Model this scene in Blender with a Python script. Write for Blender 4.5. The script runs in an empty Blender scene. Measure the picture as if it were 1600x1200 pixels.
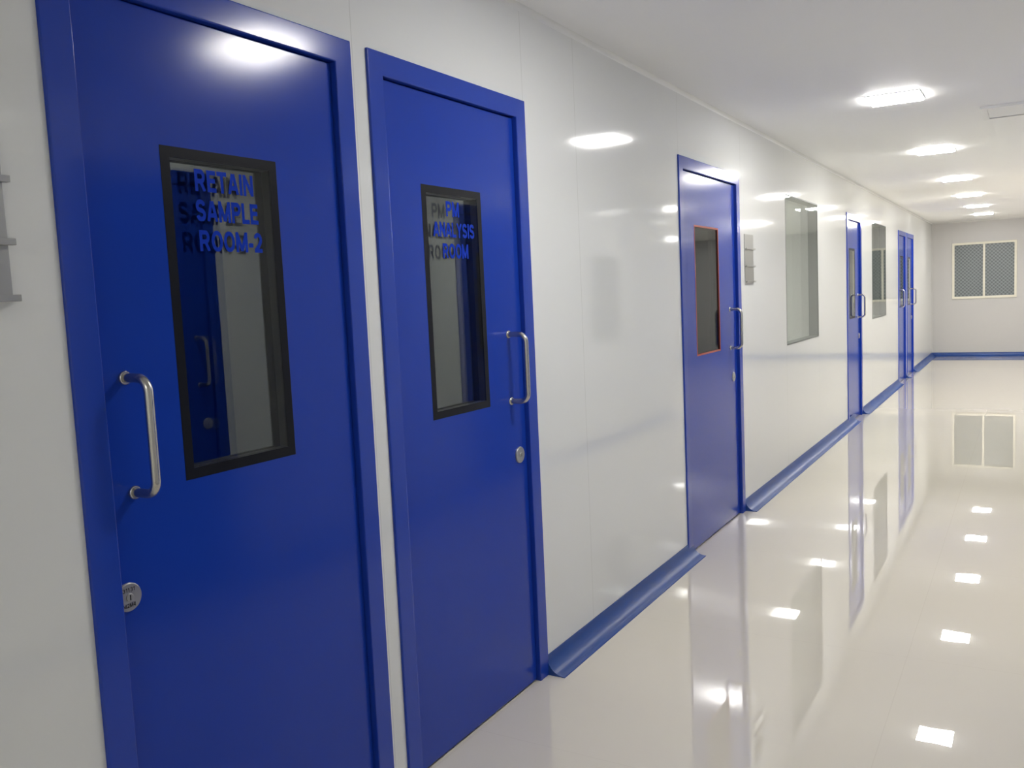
import bpy, bmesh, math
from mathutils import Vector, Matrix

COL = bpy.context.scene.collection
CEIL = 2.50
FAR = 18.5
RW = 2.0      # right corridor wall
OPEN = 9.85   # where the right wall ends
HALL = 6.0
BACK = -3.0

# ------------------------------------------------------------------ materials
def mat(name, col, rough=0.5, metal=0.0, spec=0.5, coat=0.0, coat_rough=0.05, emis=None, estr=0):
    m = bpy.data.materials.new(name); m.use_nodes = True
    b = m.node_tree.nodes["Principled BSDF"]
    b.inputs["Base Color"].default_value = (*col, 1)
    b.inputs["Roughness"].default_value = rough
    b.inputs["Metallic"].default_value = metal
    b.inputs["Specular IOR Level"].default_value = spec
    b.inputs["Coat Weight"].default_value = coat
    b.inputs["Coat Roughness"].default_value = coat_rough
    if emis:
        b.inputs["Emission Color"].default_value = (*emis, 1)
        b.inputs["Emission Strength"].default_value = estr
    return m

def add_noise_bump(m, scale, strength, dist=0.01, detail=2, rough_var=None, stretch=None):
    nt = m.node_tree; b = nt.nodes["Principled BSDF"]
    tc = nt.nodes.new("ShaderNodeTexCoord")
    mp = nt.nodes.new("ShaderNodeMapping")
    if stretch: mp.inputs["Scale"].default_value = stretch
    n = nt.nodes.new("ShaderNodeTexNoise"); n.inputs["Scale"].default_value = scale; n.inputs["Detail"].default_value = detail
    bp = nt.nodes.new("ShaderNodeBump"); bp.inputs["Strength"].default_value = strength; bp.inputs["Distance"].default_value = dist
    nt.links.new(tc.outputs["Object"], mp.inputs[0]); nt.links.new(mp.outputs[0], n.inputs["Vector"])
    nt.links.new(n.outputs["Fac"], bp.inputs["Height"]); nt.links.new(bp.outputs[0], b.inputs["Normal"])
    if rough_var:
        r = nt.nodes.new("ShaderNodeMapRange"); r.inputs["To Min"].default_value = rough_var[0]; r.inputs["To Max"].default_value = rough_var[1]
        nt.links.new(n.outputs["Fac"], r.inputs["Value"]); nt.links.new(r.outputs[0], b.inputs["Roughness"])
    return n

def joint_wall_material(name, joints, col):
    """glossy coated panels with hairline vertical joints at given Y (object coordinates)"""
    m = mat(name, col, 0.07, spec=0.55)
    nt = m.node_tree; b = nt.nodes["Principled BSDF"]
    tc = nt.nodes.new("ShaderNodeTexCoord"); sep = nt.nodes.new("ShaderNodeSeparateXYZ")
    nt.links.new(tc.outputs["Object"], sep.inputs[0])
    prev = None
    for j in joints:
        s = nt.nodes.new("ShaderNodeMath"); s.operation = 'SUBTRACT'; s.inputs[1].default_value = j
        a = nt.nodes.new("ShaderNodeMath"); a.operation = 'ABSOLUTE'
        nt.links.new(sep.outputs["Y"], s.inputs[0]); nt.links.new(s.outputs[0], a.inputs[0])
        if prev is None: prev = a
        else:
            mn = nt.nodes.new("ShaderNodeMath"); mn.operation = 'MINIMUM'
            nt.links.new(prev.outputs[0], mn.inputs[0]); nt.links.new(a.outputs[0], mn.inputs[1]); prev = mn
    mr = nt.nodes.new("ShaderNodeMapRange"); mr.inputs["From Min"].default_value = 0.0006; mr.inputs["From Max"].default_value = 0.0022
    nt.links.new(prev.outputs[0], mr.inputs["Value"])
    mx = nt.nodes.new("ShaderNodeMix"); mx.data_type = 'RGBA'
    mx.inputs["A"].default_value = (col[0]*.80, col[1]*.80, col[2]*.78, 1); mx.inputs["B"].default_value = (*col, 1)
    nt.links.new(mr.outputs[0], mx.inputs["Factor"]); nt.links.new(mx.outputs["Result"], b.inputs["Base Color"])
    n = nt.nodes.new("ShaderNodeTexNoise"); n.inputs["Scale"].default_value = 1.3; n.inputs["Detail"].default_value = 0
    nt.links.new(tc.outputs["Object"], n.inputs["Vector"])
    bp = nt.nodes.new("ShaderNodeBump"); bp.inputs["Strength"].default_value = 0.04; bp.inputs["Distance"].default_value = 0.006
    nt.links.new(n.outputs["Fac"], bp.inputs["Height"]); nt.links.new(bp.outputs[0], b.inputs["Normal"])
    return m

WALLC = (0.755, 0.765, 0.75)
M_WALL = joint_wall_material("wall_panel_white", [-0.6, 0.72, 1.945, 2.89, 3.32, 4.54, 5.70, 6.88, 8.08, 9.46, 10.39, 11.13, 12.32, 13.55, 14.42, 15.46, 16.6, 17.6], WALLC)
M_CEIL = mat("ceiling_white", (0.95, 0.945, 0.935), 0.5, spec=0.4)
M_COVEW = mat("coving_white", (0.74, 0.745, 0.73), 0.3)
M_FARW = mat("far_wall_paint", (0.82, 0.81, 0.80), 0.4)
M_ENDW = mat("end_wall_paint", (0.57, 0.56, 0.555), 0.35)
M_BLUE = mat("blue_powder_coat", (0.009, 0.044, 0.37), 0.16, spec=0.30); add_noise_bump(M_BLUE, 500, 0.05, 0.0006, 2)
M_BLUEF = mat("blue_frame_coat", (0.012, 0.050, 0.39), 0.17, spec=0.42)
M_BLACK = mat("black_printed_border", (0.010, 0.011, 0.014), 0.30, spec=0.14)
M_RED = mat("orange_red_gasket", (0.36, 0.05, 0.03), 0.45)
M_STEEL = mat("brushed_steel", (0.54, 0.53, 0.50), 0.26, metal=1.0); add_noise_bump(M_STEEL, 120, 0.12, 0.001, 3, None, (1, 1, 0.05))
M_STEELD = mat("satin_steel_sheet", (0.38, 0.38, 0.36), 0.36, metal=0.85); add_noise_bump(M_STEELD, 60, 0.1, 0.001, 3, None, (1, 0.05, 1))
M_LOCK = mat("satin_lock_steel", (0.42, 0.42, 0.41), 0.30, metal=0.85)
M_DARK = mat("dark_slot", (0.01, 0.01, 0.01), 0.6)
M_INK = mat("black_marker_ink", (0.01, 0.01, 0.012), 0.6)
M_LETTER = mat("blue_vinyl_letters", (0.007, 0.037, 0.39), 0.5, spec=0.04)
M_TRIMW = mat("white_trim", (0.88, 0.88, 0.86), 0.35)
M_CREAM = mat("cream_aluminium", (0.82, 0.79, 0.68), 0.4)
M_ALU = mat("grey_gasket", (0.13, 0.14, 0.13), 0.4)
M_GAPSHADE = mat("dark_gap_shade", (0.10, 0.10, 0.10), 0.5)  # shade inside the grille, given as a dark colour
M_LAMP = mat("lamp_diffuser", (0.9, 0.9, 0.88), 0.4, emis=(1.0, 0.985, 0.95), estr=84)

# blue vinyl cove
M_COVE = mat("blue_vinyl_cove", (0.035, 0.10, 0.33), 0.35, spec=0.4)
n = add_noise_bump(M_COVE, 14, 0.4, 0.005, 4, (0.22, 0.45), (1, 0.25, 1))
cr = M_COVE.node_tree.nodes.new("ShaderNodeMix"); cr.data_type = 'RGBA'
cr.inputs["A"].default_value = (0.008, 0.040, 0.20, 1); cr.inputs["B"].default_value = (0.018, 0.078, 0.31, 1)
M_COVE.node_tree.links.new(n.outputs["Fac"], cr.inputs["Factor"])
M_COVE.node_tree.links.new(cr.outputs["Result"], M_COVE.node_tree.nodes["Principled BSDF"].inputs["Base Color"])

# epoxy floor
M_FLOOR = mat("cream_epoxy_floor", (0.62, 0.59, 0.50), 0.01, spec=0.65, coat=0.7, coat_rough=0.005)
nt = M_FLOOR.node_tree; b = nt.nodes["Principled BSDF"]
tc = nt.nodes.new("ShaderNodeTexCoord")
n1 = nt.nodes.new("ShaderNodeTexNoise"); n1.inputs["Scale"].default_value = 0.9; n1.inputs["Detail"].default_value = 3
n2 = nt.nodes.new("ShaderNodeTexNoise"); n2.inputs["Scale"].default_value = 7; n2.inputs["Detail"].default_value = 2
mx = nt.nodes.new("ShaderNodeMix"); mx.data_type = 'RGBA'
mx.inputs["A"].default_value = (0.71, 0.655, 0.55, 1); mx.inputs["B"].default_value = (0.755, 0.705, 0.605, 1)
bk = nt.nodes.new("ShaderNodeTexBrick"); bk.offset = 0; bk.inputs["Scale"].default_value = 1.0
bk.inputs["Brick Width"].default_value = 1.2; bk.inputs["Row Height"].default_value = 1.2
bk.inputs["Mortar Size"].default_value = 0.0015; bk.inputs["Mortar Smooth"].default_value = 0.3
bk.inputs["Color1"].default_value = (1, 1, 1, 1); bk.inputs["Color2"].default_value = (1, 1, 1, 1); bk.inputs["Mortar"].default_value = (0.94, 0.93, 0.92, 1)
ml = nt.nodes.new("ShaderNodeMix"); ml.data_type = 'RGBA'; ml.blend_type = 'MULTIPLY'; ml.inputs["Factor"].default_value = 1
bp = nt.nodes.new("ShaderNodeBump"); bp.inputs["Strength"].default_value = 0.025; bp.inputs["Distance"].default_value = 0.004
nt.links.new(tc.outputs["Object"], n1.inputs["Vector"]); nt.links.new(tc.outputs["Object"], n2.inputs["Vector"]); nt.links.new(tc.outputs["Object"], bk.inputs["Vector"])
nt.links.new(n1.outputs["Fac"], mx.inputs["Factor"]); nt.links.new(mx.outputs["Result"], ml.inputs["A"]); nt.links.new(bk.outputs["Color"], ml.inputs["B"])
nt.links.new(ml.outputs["Result"], b.inputs["Base Color"])
nt.links.new(n2.outputs["Fac"], bp.inputs["Height"])
nt.links.new(bp.outputs[0], b.inputs["Normal"]); nt.links.new(bp.outputs[0], b.inputs["Coat Normal"])

# thin glass: Schlick reflectance (same from both sides), rest passes straight through
def thin_glass(name, f0, tint, refl=(0.95, 0.97, 0.95)):
    m = bpy.data.materials.new(name); m.use_nodes = True; nt = m.node_tree; nt.nodes.clear()
    o = nt.nodes.new("ShaderNodeOutputMaterial"); mixs = nt.nodes.new("ShaderNodeMixShader")
    t = nt.nodes.new("ShaderNodeBsdfTransparent"); t.inputs[0].default_value = (*tint, 1)
    g = nt.nodes.new("ShaderNodeBsdfGlossy"); g.inputs["Roughness"].default_value = 0.0; g.inputs[0].default_value = (*refl, 1)
    lw = nt.nodes.new("ShaderNodeLayerWeight"); lw.inputs[0].default_value = 0.5
    p = nt.nodes.new("ShaderNodeMath"); p.operation = 'POWER'; p.inputs[1].default_value = 5
    q = nt.nodes.new("ShaderNodeMath"); q.operation = 'MULTIPLY_ADD'; q.inputs[1].default_value = 1-f0; q.inputs[2].default_value = f0
    nt.links.new(lw.outputs["Facing"], p.inputs[0]); nt.links.new(p.outputs[0], q.inputs[0])
    nt.links.new(q.outputs[0], mixs.inputs[0]); nt.links.new(t.outputs[0], mixs.inputs[1]); nt.links.new(g.outputs[0], mixs.inputs[2])
    nt.links.new(mixs.outputs[0], o.inputs[0]); return m
M_GLASS = thin_glass("door_glass", 0.04, (0.96, 0.98, 0.98), (0.93, 0.97, 0.97))
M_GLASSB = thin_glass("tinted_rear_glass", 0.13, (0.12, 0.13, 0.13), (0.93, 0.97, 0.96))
M_GLASSD = thin_glass("dark_glass", 0.02, (0.25, 0.27, 0.28), (0.90, 0.95, 0.97))
M_GLASSW = thin_glass("window_glass", 0.07, (0.86, 0.90, 0.88), (0.93, 0.97, 0.96))

# steel-mesh pane of the end-wall window
M_MESH = mat("meshed_grey_glass", (0.16, 0.17, 0.17), 0.3)
nt = M_MESH.node_tree; b = nt.nodes["Principled BSDF"]
tc = nt.nodes.new("ShaderNodeTexCoord"); sp = nt.nodes.new("ShaderNodeSeparateXYZ"); nt.links.new(tc.outputs["Object"], sp.inputs[0])
outs = []
for op in ('ADD', 'SUBTRACT'):
    a = nt.nodes.new("ShaderNodeMath"); a.operation = op
    nt.links.new(sp.outputs["X"], a.inputs[0]); nt.links.new(sp.outputs["Z"], a.inputs[1])
    s = nt.nodes.new("ShaderNodeMath"); s.operation = 'MULTIPLY'; s.inputs[1].default_value = 50; nt.links.new(a.outputs[0], s.inputs[0])
    c = nt.nodes.new("ShaderNodeMath"); c.operation = 'SINE'; nt.links.new(s.outputs[0], c.inputs[0])
    c2 = nt.nodes.new("ShaderNodeMath"); c2.operation = 'ABSOLUTE'; nt.links.new(c.outputs[0], c2.inputs[0]); outs.append(c2)
mn = nt.nodes.new("ShaderNodeMath"); mn.operation = 'MINIMUM'; nt.links.new(outs[0].outputs[0], mn.inputs[0]); nt.links.new(outs[1].outputs[0], mn.inputs[1])
mr = nt.nodes.new("ShaderNodeMapRange"); mr.inputs["From Min"].default_value = 0.1; mr.inputs["From Max"].default_value = 0.4; nt.links.new(mn.outputs[0], mr.inputs["Value"])
mx = nt.nodes.new("ShaderNodeMix"); mx.data_type = 'RGBA'; mx.inputs["A"].default_value = (0.34, 0.37, 0.38, 1); mx.inputs["B"].default_value = (0.14, 0.16, 0.17, 1)
nt.links.new(mr.outputs[0], mx.inputs["Factor"]); nt.links.new(mx.outputs["Result"], b.inputs["Base Color"])

# ------------------------------------------------------------------ mesh helpers
def obj_from_bm(name, bm, m, parent=None, bevel=None, smooth=False, recalc=True):
    if recalc: bmesh.ops.recalc_face_normals(bm, faces=bm.faces)
    me = bpy.data.meshes.new(name); bm.to_mesh(me); bm.free()
    me.materials.append(m)
    if smooth:
        for p in me.polygons: p.use_smooth = True
    o = bpy.data.objects.new(name, me); COL.objects.link(o)
    if parent is not None: o.parent = parent
    if bevel:
        bv = o.modifiers.new("bevel", 'BEVEL'); bv.width = bevel; bv.segments = 3; bv.limit_method = 'ANGLE'; bv.angle_limit = math.radians(40)
    return o

def face_out(bm, T):
    """make every face of an open sheet look towards the side T's depth axis points to"""
    outward = T(0, 0, 1)-T(0, 0, 0)
    bm.normal_update()
    for f_ in bm.faces:
        if f_.normal.dot(outward) < 0: f_.normal_flip()

def pane(name, T, u0, u1, v0, v1, d, m, parent, base):
    bm = bmesh.new()
    bm.faces.new([bm.verts.new(T(u, v, d)-base) for u, v in ((u0, v0), (u1, v0), (u1, v1), (u0, v1))])
    face_out(bm, T)
    return obj_from_bm(name, bm, m, parent, recalc=False)

def tag(o, label, category=None, group=None, kind=None):
    o["label"] = label
    if category: o["category"] = category
    if group: o["group"] = group
    if kind: o["kind"] = kind

def empty(name, loc=(0, 0, 0)):
    e = bpy.data.objects.new(name, None); e.empty_display_size = 0.1; COL.objects.link(e)
    e.location = loc; return e

def plate(bm, T, u0, u1, v0, v1, d0, d1, holes=()):
    """slab in (u,v) with rectangular holes, depth d0 (back) to d1 (front); T maps (u,v,d)->world"""
    us = sorted({u0, u1, *[h[0] for h in holes], *[h[1] for h in holes]})
    vs = sorted({v0, v1, *[h[2] for h in holes], *[h[3] for h in holes]})
    us = [u for u in us if u0 <= u <= u1]; vs = [v for v in vs if v0 <= v <= v1]
    cache = {}
    def V(u, v, d):
        k = (round(u, 5), round(v, 5), d)
        if k not in cache: cache[k] = bm.verts.new(T(u, v, d))
        return cache[k]
    def solid(i, j):
        if i < 0 or j < 0 or i >= len(us)-1 or j >= len(vs)-1: return False
        cu = (us[i]+us[i+1])/2; cv = (vs[j]+vs[j+1])/2
        return not any(h[0] < cu < h[1] and h[2] < cv < h[3] for h in holes)
    for i in range(len(us)-1):
        for j in range(len(vs)-1):
            if not solid(i, j): continue
            a, b_, c, d = us[i], us[i+1], vs[j], vs[j+1]
            for dd in (d0, d1): bm.faces.new([V(a, c, dd), V(b_, c, dd), V(b_, d, dd), V(a, d, dd)])
            if not solid(i-1, j): bm.faces.new([V(a, c, d0), V(a, d, d0), V(a, d, d1), V(a, c, d1)])
            if not solid(i+1, j): bm.faces.new([V(b_, c, d0), V(b_, d, d0), V(b_, d, d1), V(b_, c, d1)])
            if not solid(i, j-1): bm.faces.new([V(a, c, d0), V(b_, c, d0), V(b_, c, d1), V(a, c, d1)])
            if not solid(i, j+1): bm.faces.new([V(a, d, d0), V(b_, d, d0), V(b_, d, d1), V(a, d, d1)])

def TL(u, v, d): return Vector((d, u, v))            # on the left wall (faces +X)
def TR(u, v, d): return Vector((RW - d, u, v))       # on the right wall (faces -X)
def TF(u, v, d): return Vector((u, FAR - d, v))      # on the far wall (faces -Y)
def TU(u, v, d): return Vector((u, v, d))            # horizontal slabs

def slab(name, T, *a, m, parent=None, holes=(), bevel=None, off=(0, 0, 0)):
    """off = location of parent so that geometry is stored relative to it"""
    bm = bmesh.new(); O = Vector(off)
    plate(bm, lambda u, v, d: T(u, v, d) - O, *a, holes=holes)
    return obj_from_bm(name, bm, m, parent, bevel)

def tube(bm, pts, r, seg=16):
    rings = []
    for i, p in enumerate(pts):
        if i == 0: t = pts[1]-pts[0]
        elif i == len(pts)-1: t = pts[-1]-pts[-2]
        else: t = (pts[i+1]-pts[i]).normalized() + (pts[i]-pts[i-1]).normalized()
        t.normalize()
        side = Vector((0, 1, 0)); side = (side - t*side.dot(t)).normalized(); up = t.cross(side)
        rings.append([bm.verts.new(p + side*math.cos(2*math.pi*k/seg)*r + up*math.sin(2*math.pi*k/seg)*r) for k in range(seg)])
    for a, b_ in zip(rings, rings[1:]):
        for k in range(seg): bm.faces.new([a[k], a[(k+1) % seg], b_[(k+1) % seg], b_[k]])
    bm.faces.new(rings[0]); bm.faces.new(rings[-1])

def disc(bm, T, u, v, d0, d1, r, seg=32, inset=0.0):
    prof = [(r, d0), (r, d1-inset), (r-inset, d1)] if inset else [(r, d0), (r, d1)]
    rings = [[bm.verts.new(T(u+math.cos(2*math.pi*k/seg)*rr, v+math.sin(2*math.pi*k/seg)*rr, dd)) for k in range(seg)] for rr, dd in prof]
    for a, b_ in zip(rings, rings[1:]):
        for k in range(seg): bm.faces.new([a[k], a[(k+1) % seg], b_[(k+1) % seg], b_[k]])
    bm.faces.new(rings[0]); bm.faces.new(rings[-1])

# grotesque capitals drawn as thick strokes in a unit-height box
def arc(cx, cy, rx, ry, a0, a1, n=14):
    return [(cx+rx*math.cos(math.radians(a0+(a1-a0)*k/n)), cy+ry*math.sin(math.radians(a0+(a1-a0)*k/n))) for k in range(n+1)]
V0 = [(.105, 0), (.105, 1)]
BOWL = [(.105, .90), (.43, .90)] + arc(.43, .68, .215, .22, 90, -90)[1:-1] + [(.43, .46), (.105, .46)]
GL = {
 'I': (.21, [V0]),
 'T': (.74, [[(0, .90), (.74, .90)], [(.37, 0), (.37, 1)]]),
 'E': (.66, [V0, [(0, .90), (.65, .90)], [(0, .53), (.61, .53)], [(0, .10), (.66, .10)]]),
 'L': (.62, [V0, [(0, .10), (.62, .10)]]),
 'N': (.79, [V0, [(.685, 0), (.685, 1)], [(.12, .93), (.67, .07)]]),
 'M': (.95, [V0, [(.845, 0), (.845, 1)], [(.11, .95), (.475, .07)], [(.475, .07), (.84, .95)]]),
 'A': (.82, [[(.09, 0), (.38, .97)], [(.44, .97), (.73, 0)], [(.2, .30), (.62, .30)]]),
 'P': (.75, [V0, BOWL]),
 'R': (.80, [V0, BOWL, [(.42, .46), (.68, .0)]]),
 'O': (.86, [arc(.43, .5, .325, .405, 0, 360, 32)]),
 'Y': (.78, [[(.09, 1), (.39, .48)], [(.69, 1), (.39, .48)], [(.39, .52), (.39, 0)]]),
 '-': (.36, [[(0, .36), (.36, .36)]]),
 'S': (.74, [arc(.37, .695, .25, .21, 10, 225, 14) + [(.47, .485)] + arc(.37, .295, .26, .205, 50, -170, 14)]),
 '2': (.68, [arc(.34, .66, .235, .245, 165, -25, 14) + [(.40, .36), (.10, .10)], [(.02, .10), (.67, .10)]]),
 '1': (.45, [[(.30, 0), (.30, 1)], [(.04, .74), (.30, .93)]]),
 '3': (.68, [arc(.33, .72, .22, .19, 150, -90, 12), arc(.33, .29, .25, .21, 90, -160, 12)]),
 '4': (.70, [[(.5, 0), (.5, 1)], [(.5, .95), (.05, .28)], [(.02, .28), (.68, .28)]]),
}
def text_mesh(bm, T, s, u0, u1, v0, v1, d, t=0.215, gap=0.09):
    x = 0; strokes = []
    for ch in s:
        w, st = GL[ch]
        for p in st: strokes.append([(x+a, b_) for a, b_ in p])
        x += w+gap
    tot = x-gap
    P = lambda a, b_, k: bm.verts.new(T(u0+a/tot*(u1-u0), v0+b_*(v1-v0), d+(k % 4)*6e-5))
    for k, p in enumerate(strokes):
        L = []; Rr = []
        for i, q in enumerate(p):
            q = Vector(q)
            a = (q-Vector(p[i-1])).normalized() if i > 0 else None
            b_ = (Vector(p[i+1])-q).normalized() if i < len(p)-1 else None
            if (p[0][0]-p[-1][0])**2+(p[0][1]-p[-1][1])**2 < 1e-8:
                if a is None: a = (q-Vector(p[-2])).normalized()
                if b_ is None: b_ = (Vector(p[1])-q).normalized()
            if a is None: a = b_
            if b_ is None: b_ = a
            tg = (a+b_).normalized(); nr = Vector((-tg.y, tg.x)); kk = t/2/max(.5, tg.dot(a))
            L.append(q+nr*kk); Rr.append(q-nr*kk)
        lv = [P(q.x, min(1, max(0, q.y)), k) for q in L]; rv = [P(q.x, min(1, max(0, q.y)), k) for q in Rr]
        for i in range(len(p)-1): bm.faces.new([lv[i], rv[i], rv[i+1], lv[i+1]])
    face_out(bm, T)

# ------------------------------------------------------------------ openings
DOORS = [
    dict(y0=1.04, y1=1.93, w=(1.297, 1.637), b=M_BLACK, bw=0.024, h=1.165, k=1.128, kz=0.872),
    dict(y0=2.00, y1=2.89, w=(2.243, 2.583), b=M_BLACK, bw=0.024, h=2.725, k=2.768, kz=0.882),
    dict(y0=4.53, y1=5.65, w=(4.80, 5.24), b=M_RED, bw=0.010, h=5.44, k=5.49, kz=0.90),
    dict(y0=9.47, y1=10.37, w=(9.68, 10.02), b=M_BLACK, bw=0.024, h=10.19, k=10.24, kz=0.88),
    dict(y0=13.52, y1=14.38, w=(13.85, 14.17), b=M_BLACK, bw=0.024, h=13.68, k=13.66, kz=0.88),
    dict(y0=14.50, y1=15.38, w=(14.72, 15.04), b=M_BLACK, bw=0.024, h=15.16, k=15.22, kz=0.88),
]
RDOORS = [
    dict(y0=2.36, y1=3.25, w=(2.56, 2.90), b=M_BLACK, bw=0.024, h=3.10, k=3.13, kz=0.88),
    dict(y0=5.50, y1=6.40, w=(5.72, 6.06), b=M_BLACK, bw=0.024, h=6.22, k=6.27, kz=0.88),
]
WINS = [(6.89, 8.07, 1.00, 2.145), (11.14, 12.30, 1.02, 2.16)]
RWINS = [(7.66, 8.35, 1.0, 1.82)]
DH = 2.163

# ------------------------------------------------------------------ shell
lh = [(d['y0']+.02, d['y1']-.02, -1, DH-.02) for d in DOORS] + WINS
o = slab("wall_left", TL, BACK, FAR, 0, CEIL, -0.08, 0, m=M_WALL, holes=lh)
tag(o, "glossy white coated clean-room panel wall with hairline joints", "wall", kind="structure")
rh = [(d['y0']+.02, d['y1']-.02, -1, DH-.02) for d in RDOORS] + RWINS
o = slab("wall_right", TR, BACK, OPEN, 0, CEIL, -0.08, 0, m=M_WALL, holes=rh)
tag(o, "glossy white panel wall facing the row of doors", "wall", kind="structure")
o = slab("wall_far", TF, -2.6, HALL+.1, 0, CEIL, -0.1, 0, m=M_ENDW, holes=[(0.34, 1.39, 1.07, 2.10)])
tag(o, "plain pale grey painted end wall of the corridor", "wall", kind="structure")
o = slab("wall_back", TU, -2.6, RW+.08, BACK-.1, BACK, 0, CEIL, m=M_FARW)
tag(o, "plain pale end wall behind the corridor", "wall", kind="structure")
o = slab("wall_hall_side", lambda u, v, d: Vector((HALL-d, u, v)), OPEN-.1, FAR+.1, 0, CEIL, -.1, 0, m=M_FARW)
tag(o, "plain pale wall of the side hall", "wall", kind="structure")
o = slab("wall_hall_front", TU, RW+.08, HALL+.1, OPEN-.1, OPEN, 0, CEIL, m=M_FARW)
tag(o, "plain pale return wall of the side hall", "wall", kind="structure")
o = slab("wall_rooms_rear", TU, -2.6, -2.5, BACK, FAR, 0, CEIL, m=M_FARW)
tag(o, "plain rear wall of the rooms behind the doors", "wall", kind="structure")
for i, y in enumerate((6.2, 9.0)):  # added partitions that keep the room lamp's light behind one window
    o = slab("wall_added_divider" if i == 0 else "wall_added_divider.001", TU, -2.5, -.08, y, y+.08, 0, CEIL, m=M_FARW)
    tag(o, "plain pale added partition keeping lamp light behind one window", "wall", kind="structure")
o = slab("floor", TU, -2.6, HALL+.1, BACK-.1, FAR+.1, -0.1, 0, m=M_FLOOR)
tag(o, "cream epoxy floor polished to a mirror gloss", "floor", kind="structure")
o = slab("ceiling", TU, -2.6, HALL+.1, BACK-.1, FAR+.1, CEIL, CEIL+.1, m=M_CEIL)
tag(o, "smooth white ceiling", "ceiling", kind="structure")

def cove(name, T, a, b_, prof, m, label, segs=24):
    bm = bmesh.new(); rings = []
    for i in range(segs+1):
        u = a+(b_-a)*i/segs
        rings.append([bm.verts.new(T(u, v, d)) for d, v in prof])
    for r0, r1 in zip(rings, rings[1:]):
        for k in range(len(prof)): bm.faces.new([r0[k], r1[k], r1[(k+1) % len(prof)], r0[(k+1) % len(prof)]])
    bm.faces.new(rings[0]); bm.faces.new(rings[-1])
    o = obj_from_bm(name, bm, m)
    for p in o.data.polygons:
        p.use_smooth = len(p.vertices) == 4
    o.data.set_sharp_from_angle(angle=math.radians(50))
    tag(o, label, "skirting" if m is M_COVE else "trim", kind="structure")
    return o
W_, H_ = 0.072, 0.075
fp = [(0, 0), (0, H_), (0.004, H_)]
for k in range(1, 9):
    t = math.pi/2*k/9
    fp.append((W_-(W_-0.004)*math.cos(t), H_-(H_-0.003)*math.sin(t)))
fp += [(W_+.004, 0.003), (W_+.006, 0)]
lab = "blue vinyl coved skirting curving from wall onto floor"
for i, (a, b_) in enumerate([(BACK, 1.035), (2.885, 4.60), (5.655, 9.80), (10.375, 13.51), (14.385, 14.495), (15.385, FAR)]):
    cove("baseboard_left" if i == 0 else "baseboard_left.%03d" % i, TL, a, b_, fp, M_COVE, lab)
for i, (a, b_) in enumerate([(BACK, 2.355), (3.255, 5.495), (6.405, OPEN)]):
    cove("baseboard_right" if i == 0 else "baseboard_right.%03d" % i, TR, a, b_, fp, M_COVE, lab)
cove("baseboard_far", TF, 0.0, HALL, fp, M_COVE, lab)
R = 0.022
cp = [(-.001, CEIL+.001), (-.001, CEIL-R)] + [(R-R*math.cos(math.pi/2*k/8), CEIL-R+R*math.sin(math.pi/2*k/8)) for k in range(1, 8)] + [(R, CEIL+.001)]
cove("trim_1", TL, BACK, FAR, cp, M_COVEW, "white coved strip between wall and ceiling")
cove("trim_2", TR, BACK, OPEN, cp, M_COVEW, "white coved strip between wall and ceiling")
cove("trim_3", TF, 0, HALL, cp, M_COVEW, "white coved strip between wall and ceiling")

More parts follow.
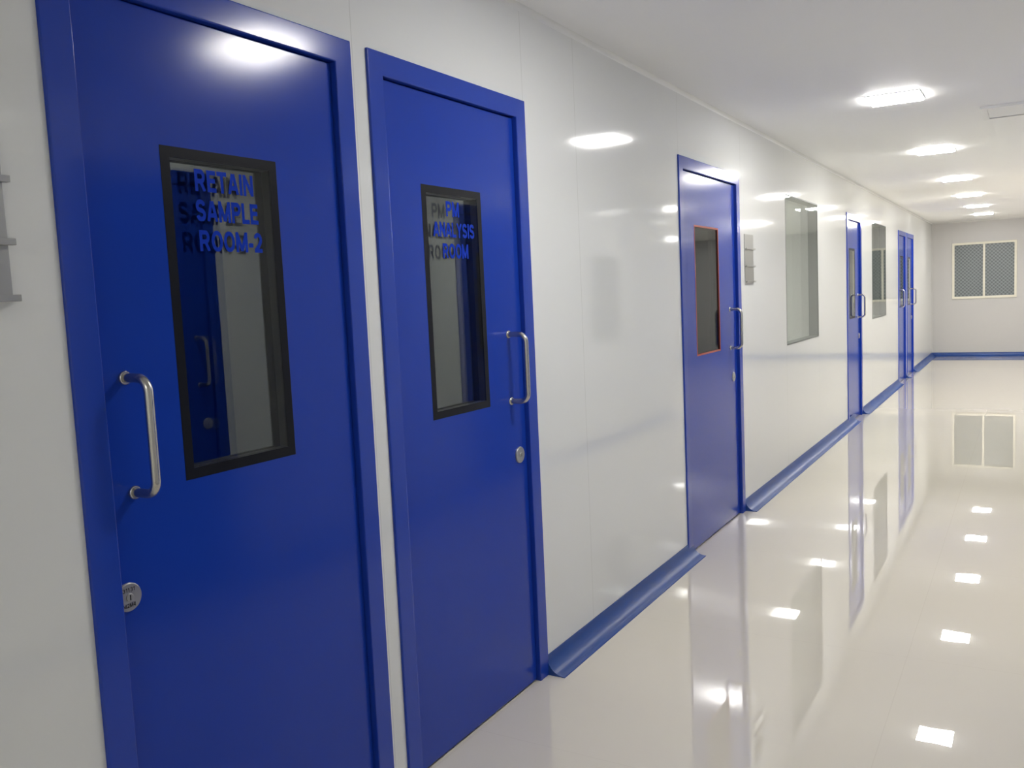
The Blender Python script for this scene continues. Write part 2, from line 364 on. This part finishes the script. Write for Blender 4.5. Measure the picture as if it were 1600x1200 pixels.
# ------------------------------------------------------------------ doors
def build_door(n, D, T, text=None, label=""):
    y0, y1 = D['y0'], D['y1']
    base = T((y0+y1)/2, 0, 0)
    e = empty("door_%d" % n, base); tag(e, label, "door", kind="structure")
    fw = 0.066
    S = lambda *a, **k: slab(*a, off=base, **k)
    S("door_frame", T, y0, y1, 0.0, DH, -0.085, 0.008, m=M_BLUEF, parent=e, holes=[(y0+fw, y1-fw, -1, DH-fw)], bevel=0.003)
    w0, w1 = D['w']; z0, z1 = 1.083, 1.813
    bw = D['bw']
    leaf = S("door_leaf", T, y0+fw+.002, y1-fw-.002, 0.008, DH-fw-.003, -0.060, -0.010, m=M_BLUE, parent=e,
             holes=[(w0+.006, w1-.006, z0+.006, z1-.006)], bevel=0.0015)
    red = D['b'] is M_RED
    S("glazing_border", T, w0, w1, z0, z1, -0.014, -0.0093, m=D['b'], parent=leaf, holes=[(w0+bw, w1-bw, z0+bw, z1-bw)])
    S("glazing_reveal", T, w0+.006, w1-.006, z0+.006, z1-.006, -0.060, -0.014, m=M_DARK, parent=leaf, holes=[(w0+bw, w1-bw, z0+bw, z1-bw)])
    g0, g1, gz0, gz1 = w0+bw-.001, w1-bw+.001, z0+bw-.001, z1-bw+.001
    fr = -0.0098
    if red: fr = -0.016
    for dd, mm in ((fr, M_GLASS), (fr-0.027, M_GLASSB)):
        if red: mm = M_GLASSD
        pane("glass_pane", T, g0, g1, gz0, gz1, dd, mm, leaf, base)["label"] = "dark reflective glass pane"
    bm = bmesh.new(); hu = D['h']; za, zb = 1.085, 1.325; st = 0.062; r = 0.0095; c = 0.030
    pts = [T(hu, za, -0.010)]
    for k in range(0, 9):
        a = math.pi/2*k/8; pts.append(T(hu, za+c-c*math.cos(a), st-c+c*math.sin(a)))
    for k in range(0, 9):
        a = math.pi/2*k/8; pts.append(T(hu, zb-c+c*math.sin(a), st-c+c*math.cos(a)))
    pts.append(T(hu, zb, -0.010))
    tube(bm, [p-base for p in pts], r, 20)
    for z in (za, zb): disc(bm, lambda u, v, d: T(u, v, d)-base, hu, z, -0.010, -0.004, 0.0145, 28, 0.002)
    h = obj_from_bm("pull_handle", bm, M_STEEL, leaf, smooth=True); h["label"] = "brushed steel D-shaped pull handle"
    h.data.set_sharp_from_angle(angle=math.radians(45))
    lu, lz = D['k'], D['kz']
    bm = bmesh.new(); disc(bm, lambda u, v, d: T(u, v, d)-base, lu, lz, -0.010, -0.004, 0.030, 48, 0.002)
    k = obj_from_bm("door_lock", bm, M_LOCK, leaf); k["label"] = "round steel lock escutcheon"
    bm = bmesh.new(); TT = lambda u, v, d: T(u, v, d)-base
    disc(bm, TT, lu, lz, -0.0045, -0.001, 0.0085, 28, 0.001)
    obj_from_bm("key_cylinder", bm, M_STEELD, leaf)
    bm = bmesh.new(); plate(bm, TT, lu-.0012, lu+.0012, lz-.0055, lz+.0055, -0.0012, -0.0006)
    obj_from_bm("keyhole", bm, M_DARK, leaf)
    if n == 1:
        bm = bmesh.new()
        text_mesh(bm, TT, "31131", lu-.016, lu+.014, lz+.0115, lz+.0205, -0.0036, t=.15)
        text_mesh(bm, TT, "M2M4", lu-.017, lu+.013, lz-.021, lz-.012, -0.0036, t=.15)
        obj_from_bm("handwriting", bm, M_INK, leaf, recalc=False)["label"] = "black marker handwriting on the lock"
    if text:
        bm = bmesh.new()
        for s, a, b_, c0, c1 in text: text_mesh(bm, TT, s, a, b_, c0, c1, fr+0.0012)
        obj_from_bm("lettering", bm, M_LETTER, leaf, recalc=False)["label"] = "blue vinyl capital lettering on the glass"
    return e

T1 = [("RETAIN", 1.384, 1.556, 1.722, 1.771), ("SAMPLE", 1.381, 1.566, 1.656, 1.704), ("ROOM-2", 1.385, 1.573, 1.589, 1.636)]
T2 = [("PM", 2.372, 2.446, 1.722, 1.770), ("ANALYSIS", 2.296, 2.532, 1.656, 1.703), ("ROOM", 2.343, 2.490, 1.589, 1.636)]
build_door(1, DOORS[0], TL, T1, "blue metal door with RETAIN SAMPLE ROOM-2 lettered glass")
build_door(2, DOORS[1], TL, T2, "blue metal door with PM ANALYSIS ROOM lettered glass")
build_door(3, DOORS[2], TL, None, "wide blue metal door with orange-edged dark glass")
build_door(4, DOORS[3], TL, None, "blue metal door between two tall wall windows")
build_door(5, DOORS[4], TL, None, "blue metal door of a pair near the corridor end")
build_door(6, DOORS[5], TL, None, "blue metal door nearest the corridor end")
build_door(7, RDOORS[0], TR, None, "blue metal door across from the lettered doors")
build_door(8, RDOORS[1], TR, None, "blue metal door across from a bare white wall")

# ------------------------------------------------------------------ windows
def wall_window(n, W, T, label):
    a, b_, c, d = W; base = T((a+b_)/2, c, 0)
    e = empty("window_%d" % n, base); tag(e, label, "window", kind="structure")
    slab("window_gasket", T, a, b_, c, d, -0.08, 0.001, m=M_ALU, parent=e, holes=[(a+.010, b_-.010, c+.010, d-.010)], off=base)
    for dd in (-0.001, -0.070):
        pane("glass_pane", T, a+.008, b_-.008, c+.008, d-.008, dd, M_GLASSW, e, base)
for i, w in enumerate(WINS): wall_window(i+1, w, TL, "tall flush window with thin dark gasket in white wall")
wall_window(5, RWINS[0], TR, "small flush window in the white wall")

base = TF(0.865, 1.07, 0)
e = empty("window_4", base); tag(e, "cream two-panel sliding window with diamond security mesh", "window", kind="structure")
slab("window_frame", TF, 0.34, 1.39, 1.07, 2.10, -0.06, 0.02, m=M_CREAM, parent=e, off=base, holes=[(0.380, 1.350, 1.112, 2.060)], bevel=0.004)
slab("window_mullion", TF, 0.847, 0.883, 1.112, 2.060, -0.03, 0.012, m=M_CREAM, parent=e, off=base, bevel=0.003)
for a, b_ in ((0.380, 0.847), (0.883, 1.350)):
    slab("meshed_pane", TF, a, b_, 1.112, 2.060, -0.03, -0.02, m=M_MESH, parent=e, off=base)

# ------------------------------------------------------------------ sign holders
def sign_holder(y0, label):
    base = Vector((0, y0+.11, 1.48)); e = empty("sign_holder", base)
    tag(e, label, "sign holder", group="steel status sign holders")
    w = 0.22
    S = lambda *a, **k: slab(*a, off=base, parent=e, **k)
    S("back_plate", TL, y0+.004, y0+w-.008, 1.495, 1.80, 0.0, 0.004, m=M_STEELD, bevel=0.0008)
    for i, z in enumerate((1.700, 1.588, 1.487)):
        S("shelf_rail", TL, y0, y0+w, z, z+.006, 0.004, 0.016, m=M_STEELD, bevel=0.0008)
        S("rail_lip", TL, y0, y0+w, z, z+.012, 0.014, 0.017, m=M_STEELD, bevel=0.0008)
    return e
sign_holder(0.730, "stainless steel status sign holder beside the retain sample door")
sign_holder(5.755, "stainless steel status sign holder beside the orange-edged door")

# ------------------------------------------------------------------ lights & vent
def light_fixture():
    e = empty("ceiling_light", (0, 0, CEIL)); s = 0.145
    slab("light_trim", TU, -s, s, -s, s, -0.006, 0, m=M_TRIMW, parent=e, holes=[(-s+.008, s-.008, -s+.008, s-.008)], bevel=0.002)
    slab("light_diffuser", TU, -s+.008, s-.008, -s+.008, s-.008, -0.014, -0.001, m=M_LAMP, parent=e)
    return e
first = light_fixture()
spots = [(0.92, -1.9), (1.07, 2.66)] + [(0.92, y) for y in (5.63, 8.12, 10.58, 12.78, 14.85, 16.75)] + [(2.4, 10.8), (2.35, 14.7), (3.6, 11.4), (4.6, 14.0), (4.6, 17.0), (-1.3, 7.4)]  # outer hall pair and the lamp behind the first window are added for brightness
tag(first, "square white flush ceiling light, lit", "ceiling light", group="square ceiling lights")
first.location = (*spots[0], CEIL)
for x, y in spots[1:]:
    c = first.copy(); COL.objects.link(c); c.location = (x, y, CEIL)
    for ch in first.children:
        cc = ch.copy(); cc.parent = c; COL.objects.link(cc)

base = Vector((1.57, 6.56, CEIL)); e = empty("ceiling_vent", base)
tag(e, "white slatted air supply grille on the ceiling", "air vent")
Tv = lambda u, v, d: Vector((u, v, CEIL-d))
slab("vent_frame", Tv, 1.32, 1.82, 6.34, 6.80, 0, 0.016, m=M_TRIMW, parent=e, off=base, holes=[(1.36, 1.78, 6.38, 6.76)], bevel=0.002)
bm = bmesh.new()
for i in range(5):
    y = 6.392+i*0.074
    vs = [bm.verts.new(Vector(p)-base) for p in ((1.36, y, CEIL-.010), (1.78, y, CEIL-.010), (1.78, y+.036, CEIL-.016), (1.36, y+.036, CEIL-.016),
          (1.36, y, CEIL-.008), (1.78, y, CEIL-.008), (1.78, y+.036, CEIL-.014), (1.36, y+.036, CEIL-.014))]
    for f in ((0, 1, 2, 3), (4, 5, 6, 7), (0, 1, 5, 4), (3, 2, 6, 7), (0, 3, 7, 4), (1, 2, 6, 5)): bm.faces.new([vs[k] for k in f])
obj_from_bm("vent_louvres", bm, M_TRIMW, e)
slab("vent_gap_shade", Tv, 1.36, 1.78, 6.38, 6.76, 0.0002, 0.001, m=M_GAPSHADE, parent=e, off=base)  # flat dark sheet paints the shade seen between the slats

# ------------------------------------------------------------------ world, camera
w = bpy.data.worlds.new("world"); bpy.context.scene.world = w; w.use_nodes = True
w.node_tree.nodes["Background"].inputs[0].default_value = (0.03, 0.03, 0.035, 1)

f = 1383.0
Yc = Vector((810, -170, f)).normalized()
Dc = Vector((663, 14410, f)).normalized(); Dc = (Dc-Yc*Dc.dot(Yc)).normalized()
Xc = Dc.cross(Yc)
right = Vector((Xc.x, Yc.x, -Dc.x)); down = Vector((Xc.y, Yc.y, -Dc.y)); fwd = Vector((Xc.z, Yc.z, -Dc.z))
cam = bpy.data.cameras.new("camera"); co = bpy.data.objects.new("camera", cam); COL.objects.link(co)
cam.sensor_width = 36; cam.lens = f/1600*36; cam.clip_start = 0.02
rot = Matrix((right, -down, -fwd)).transposed()
co.matrix_world = Matrix.Translation((1.6, 0, 1.45)) @ rot.to_4x4()
bpy.context.scene.camera = co
bpy.context.scene.view_settings.view_transform = 'Standard'
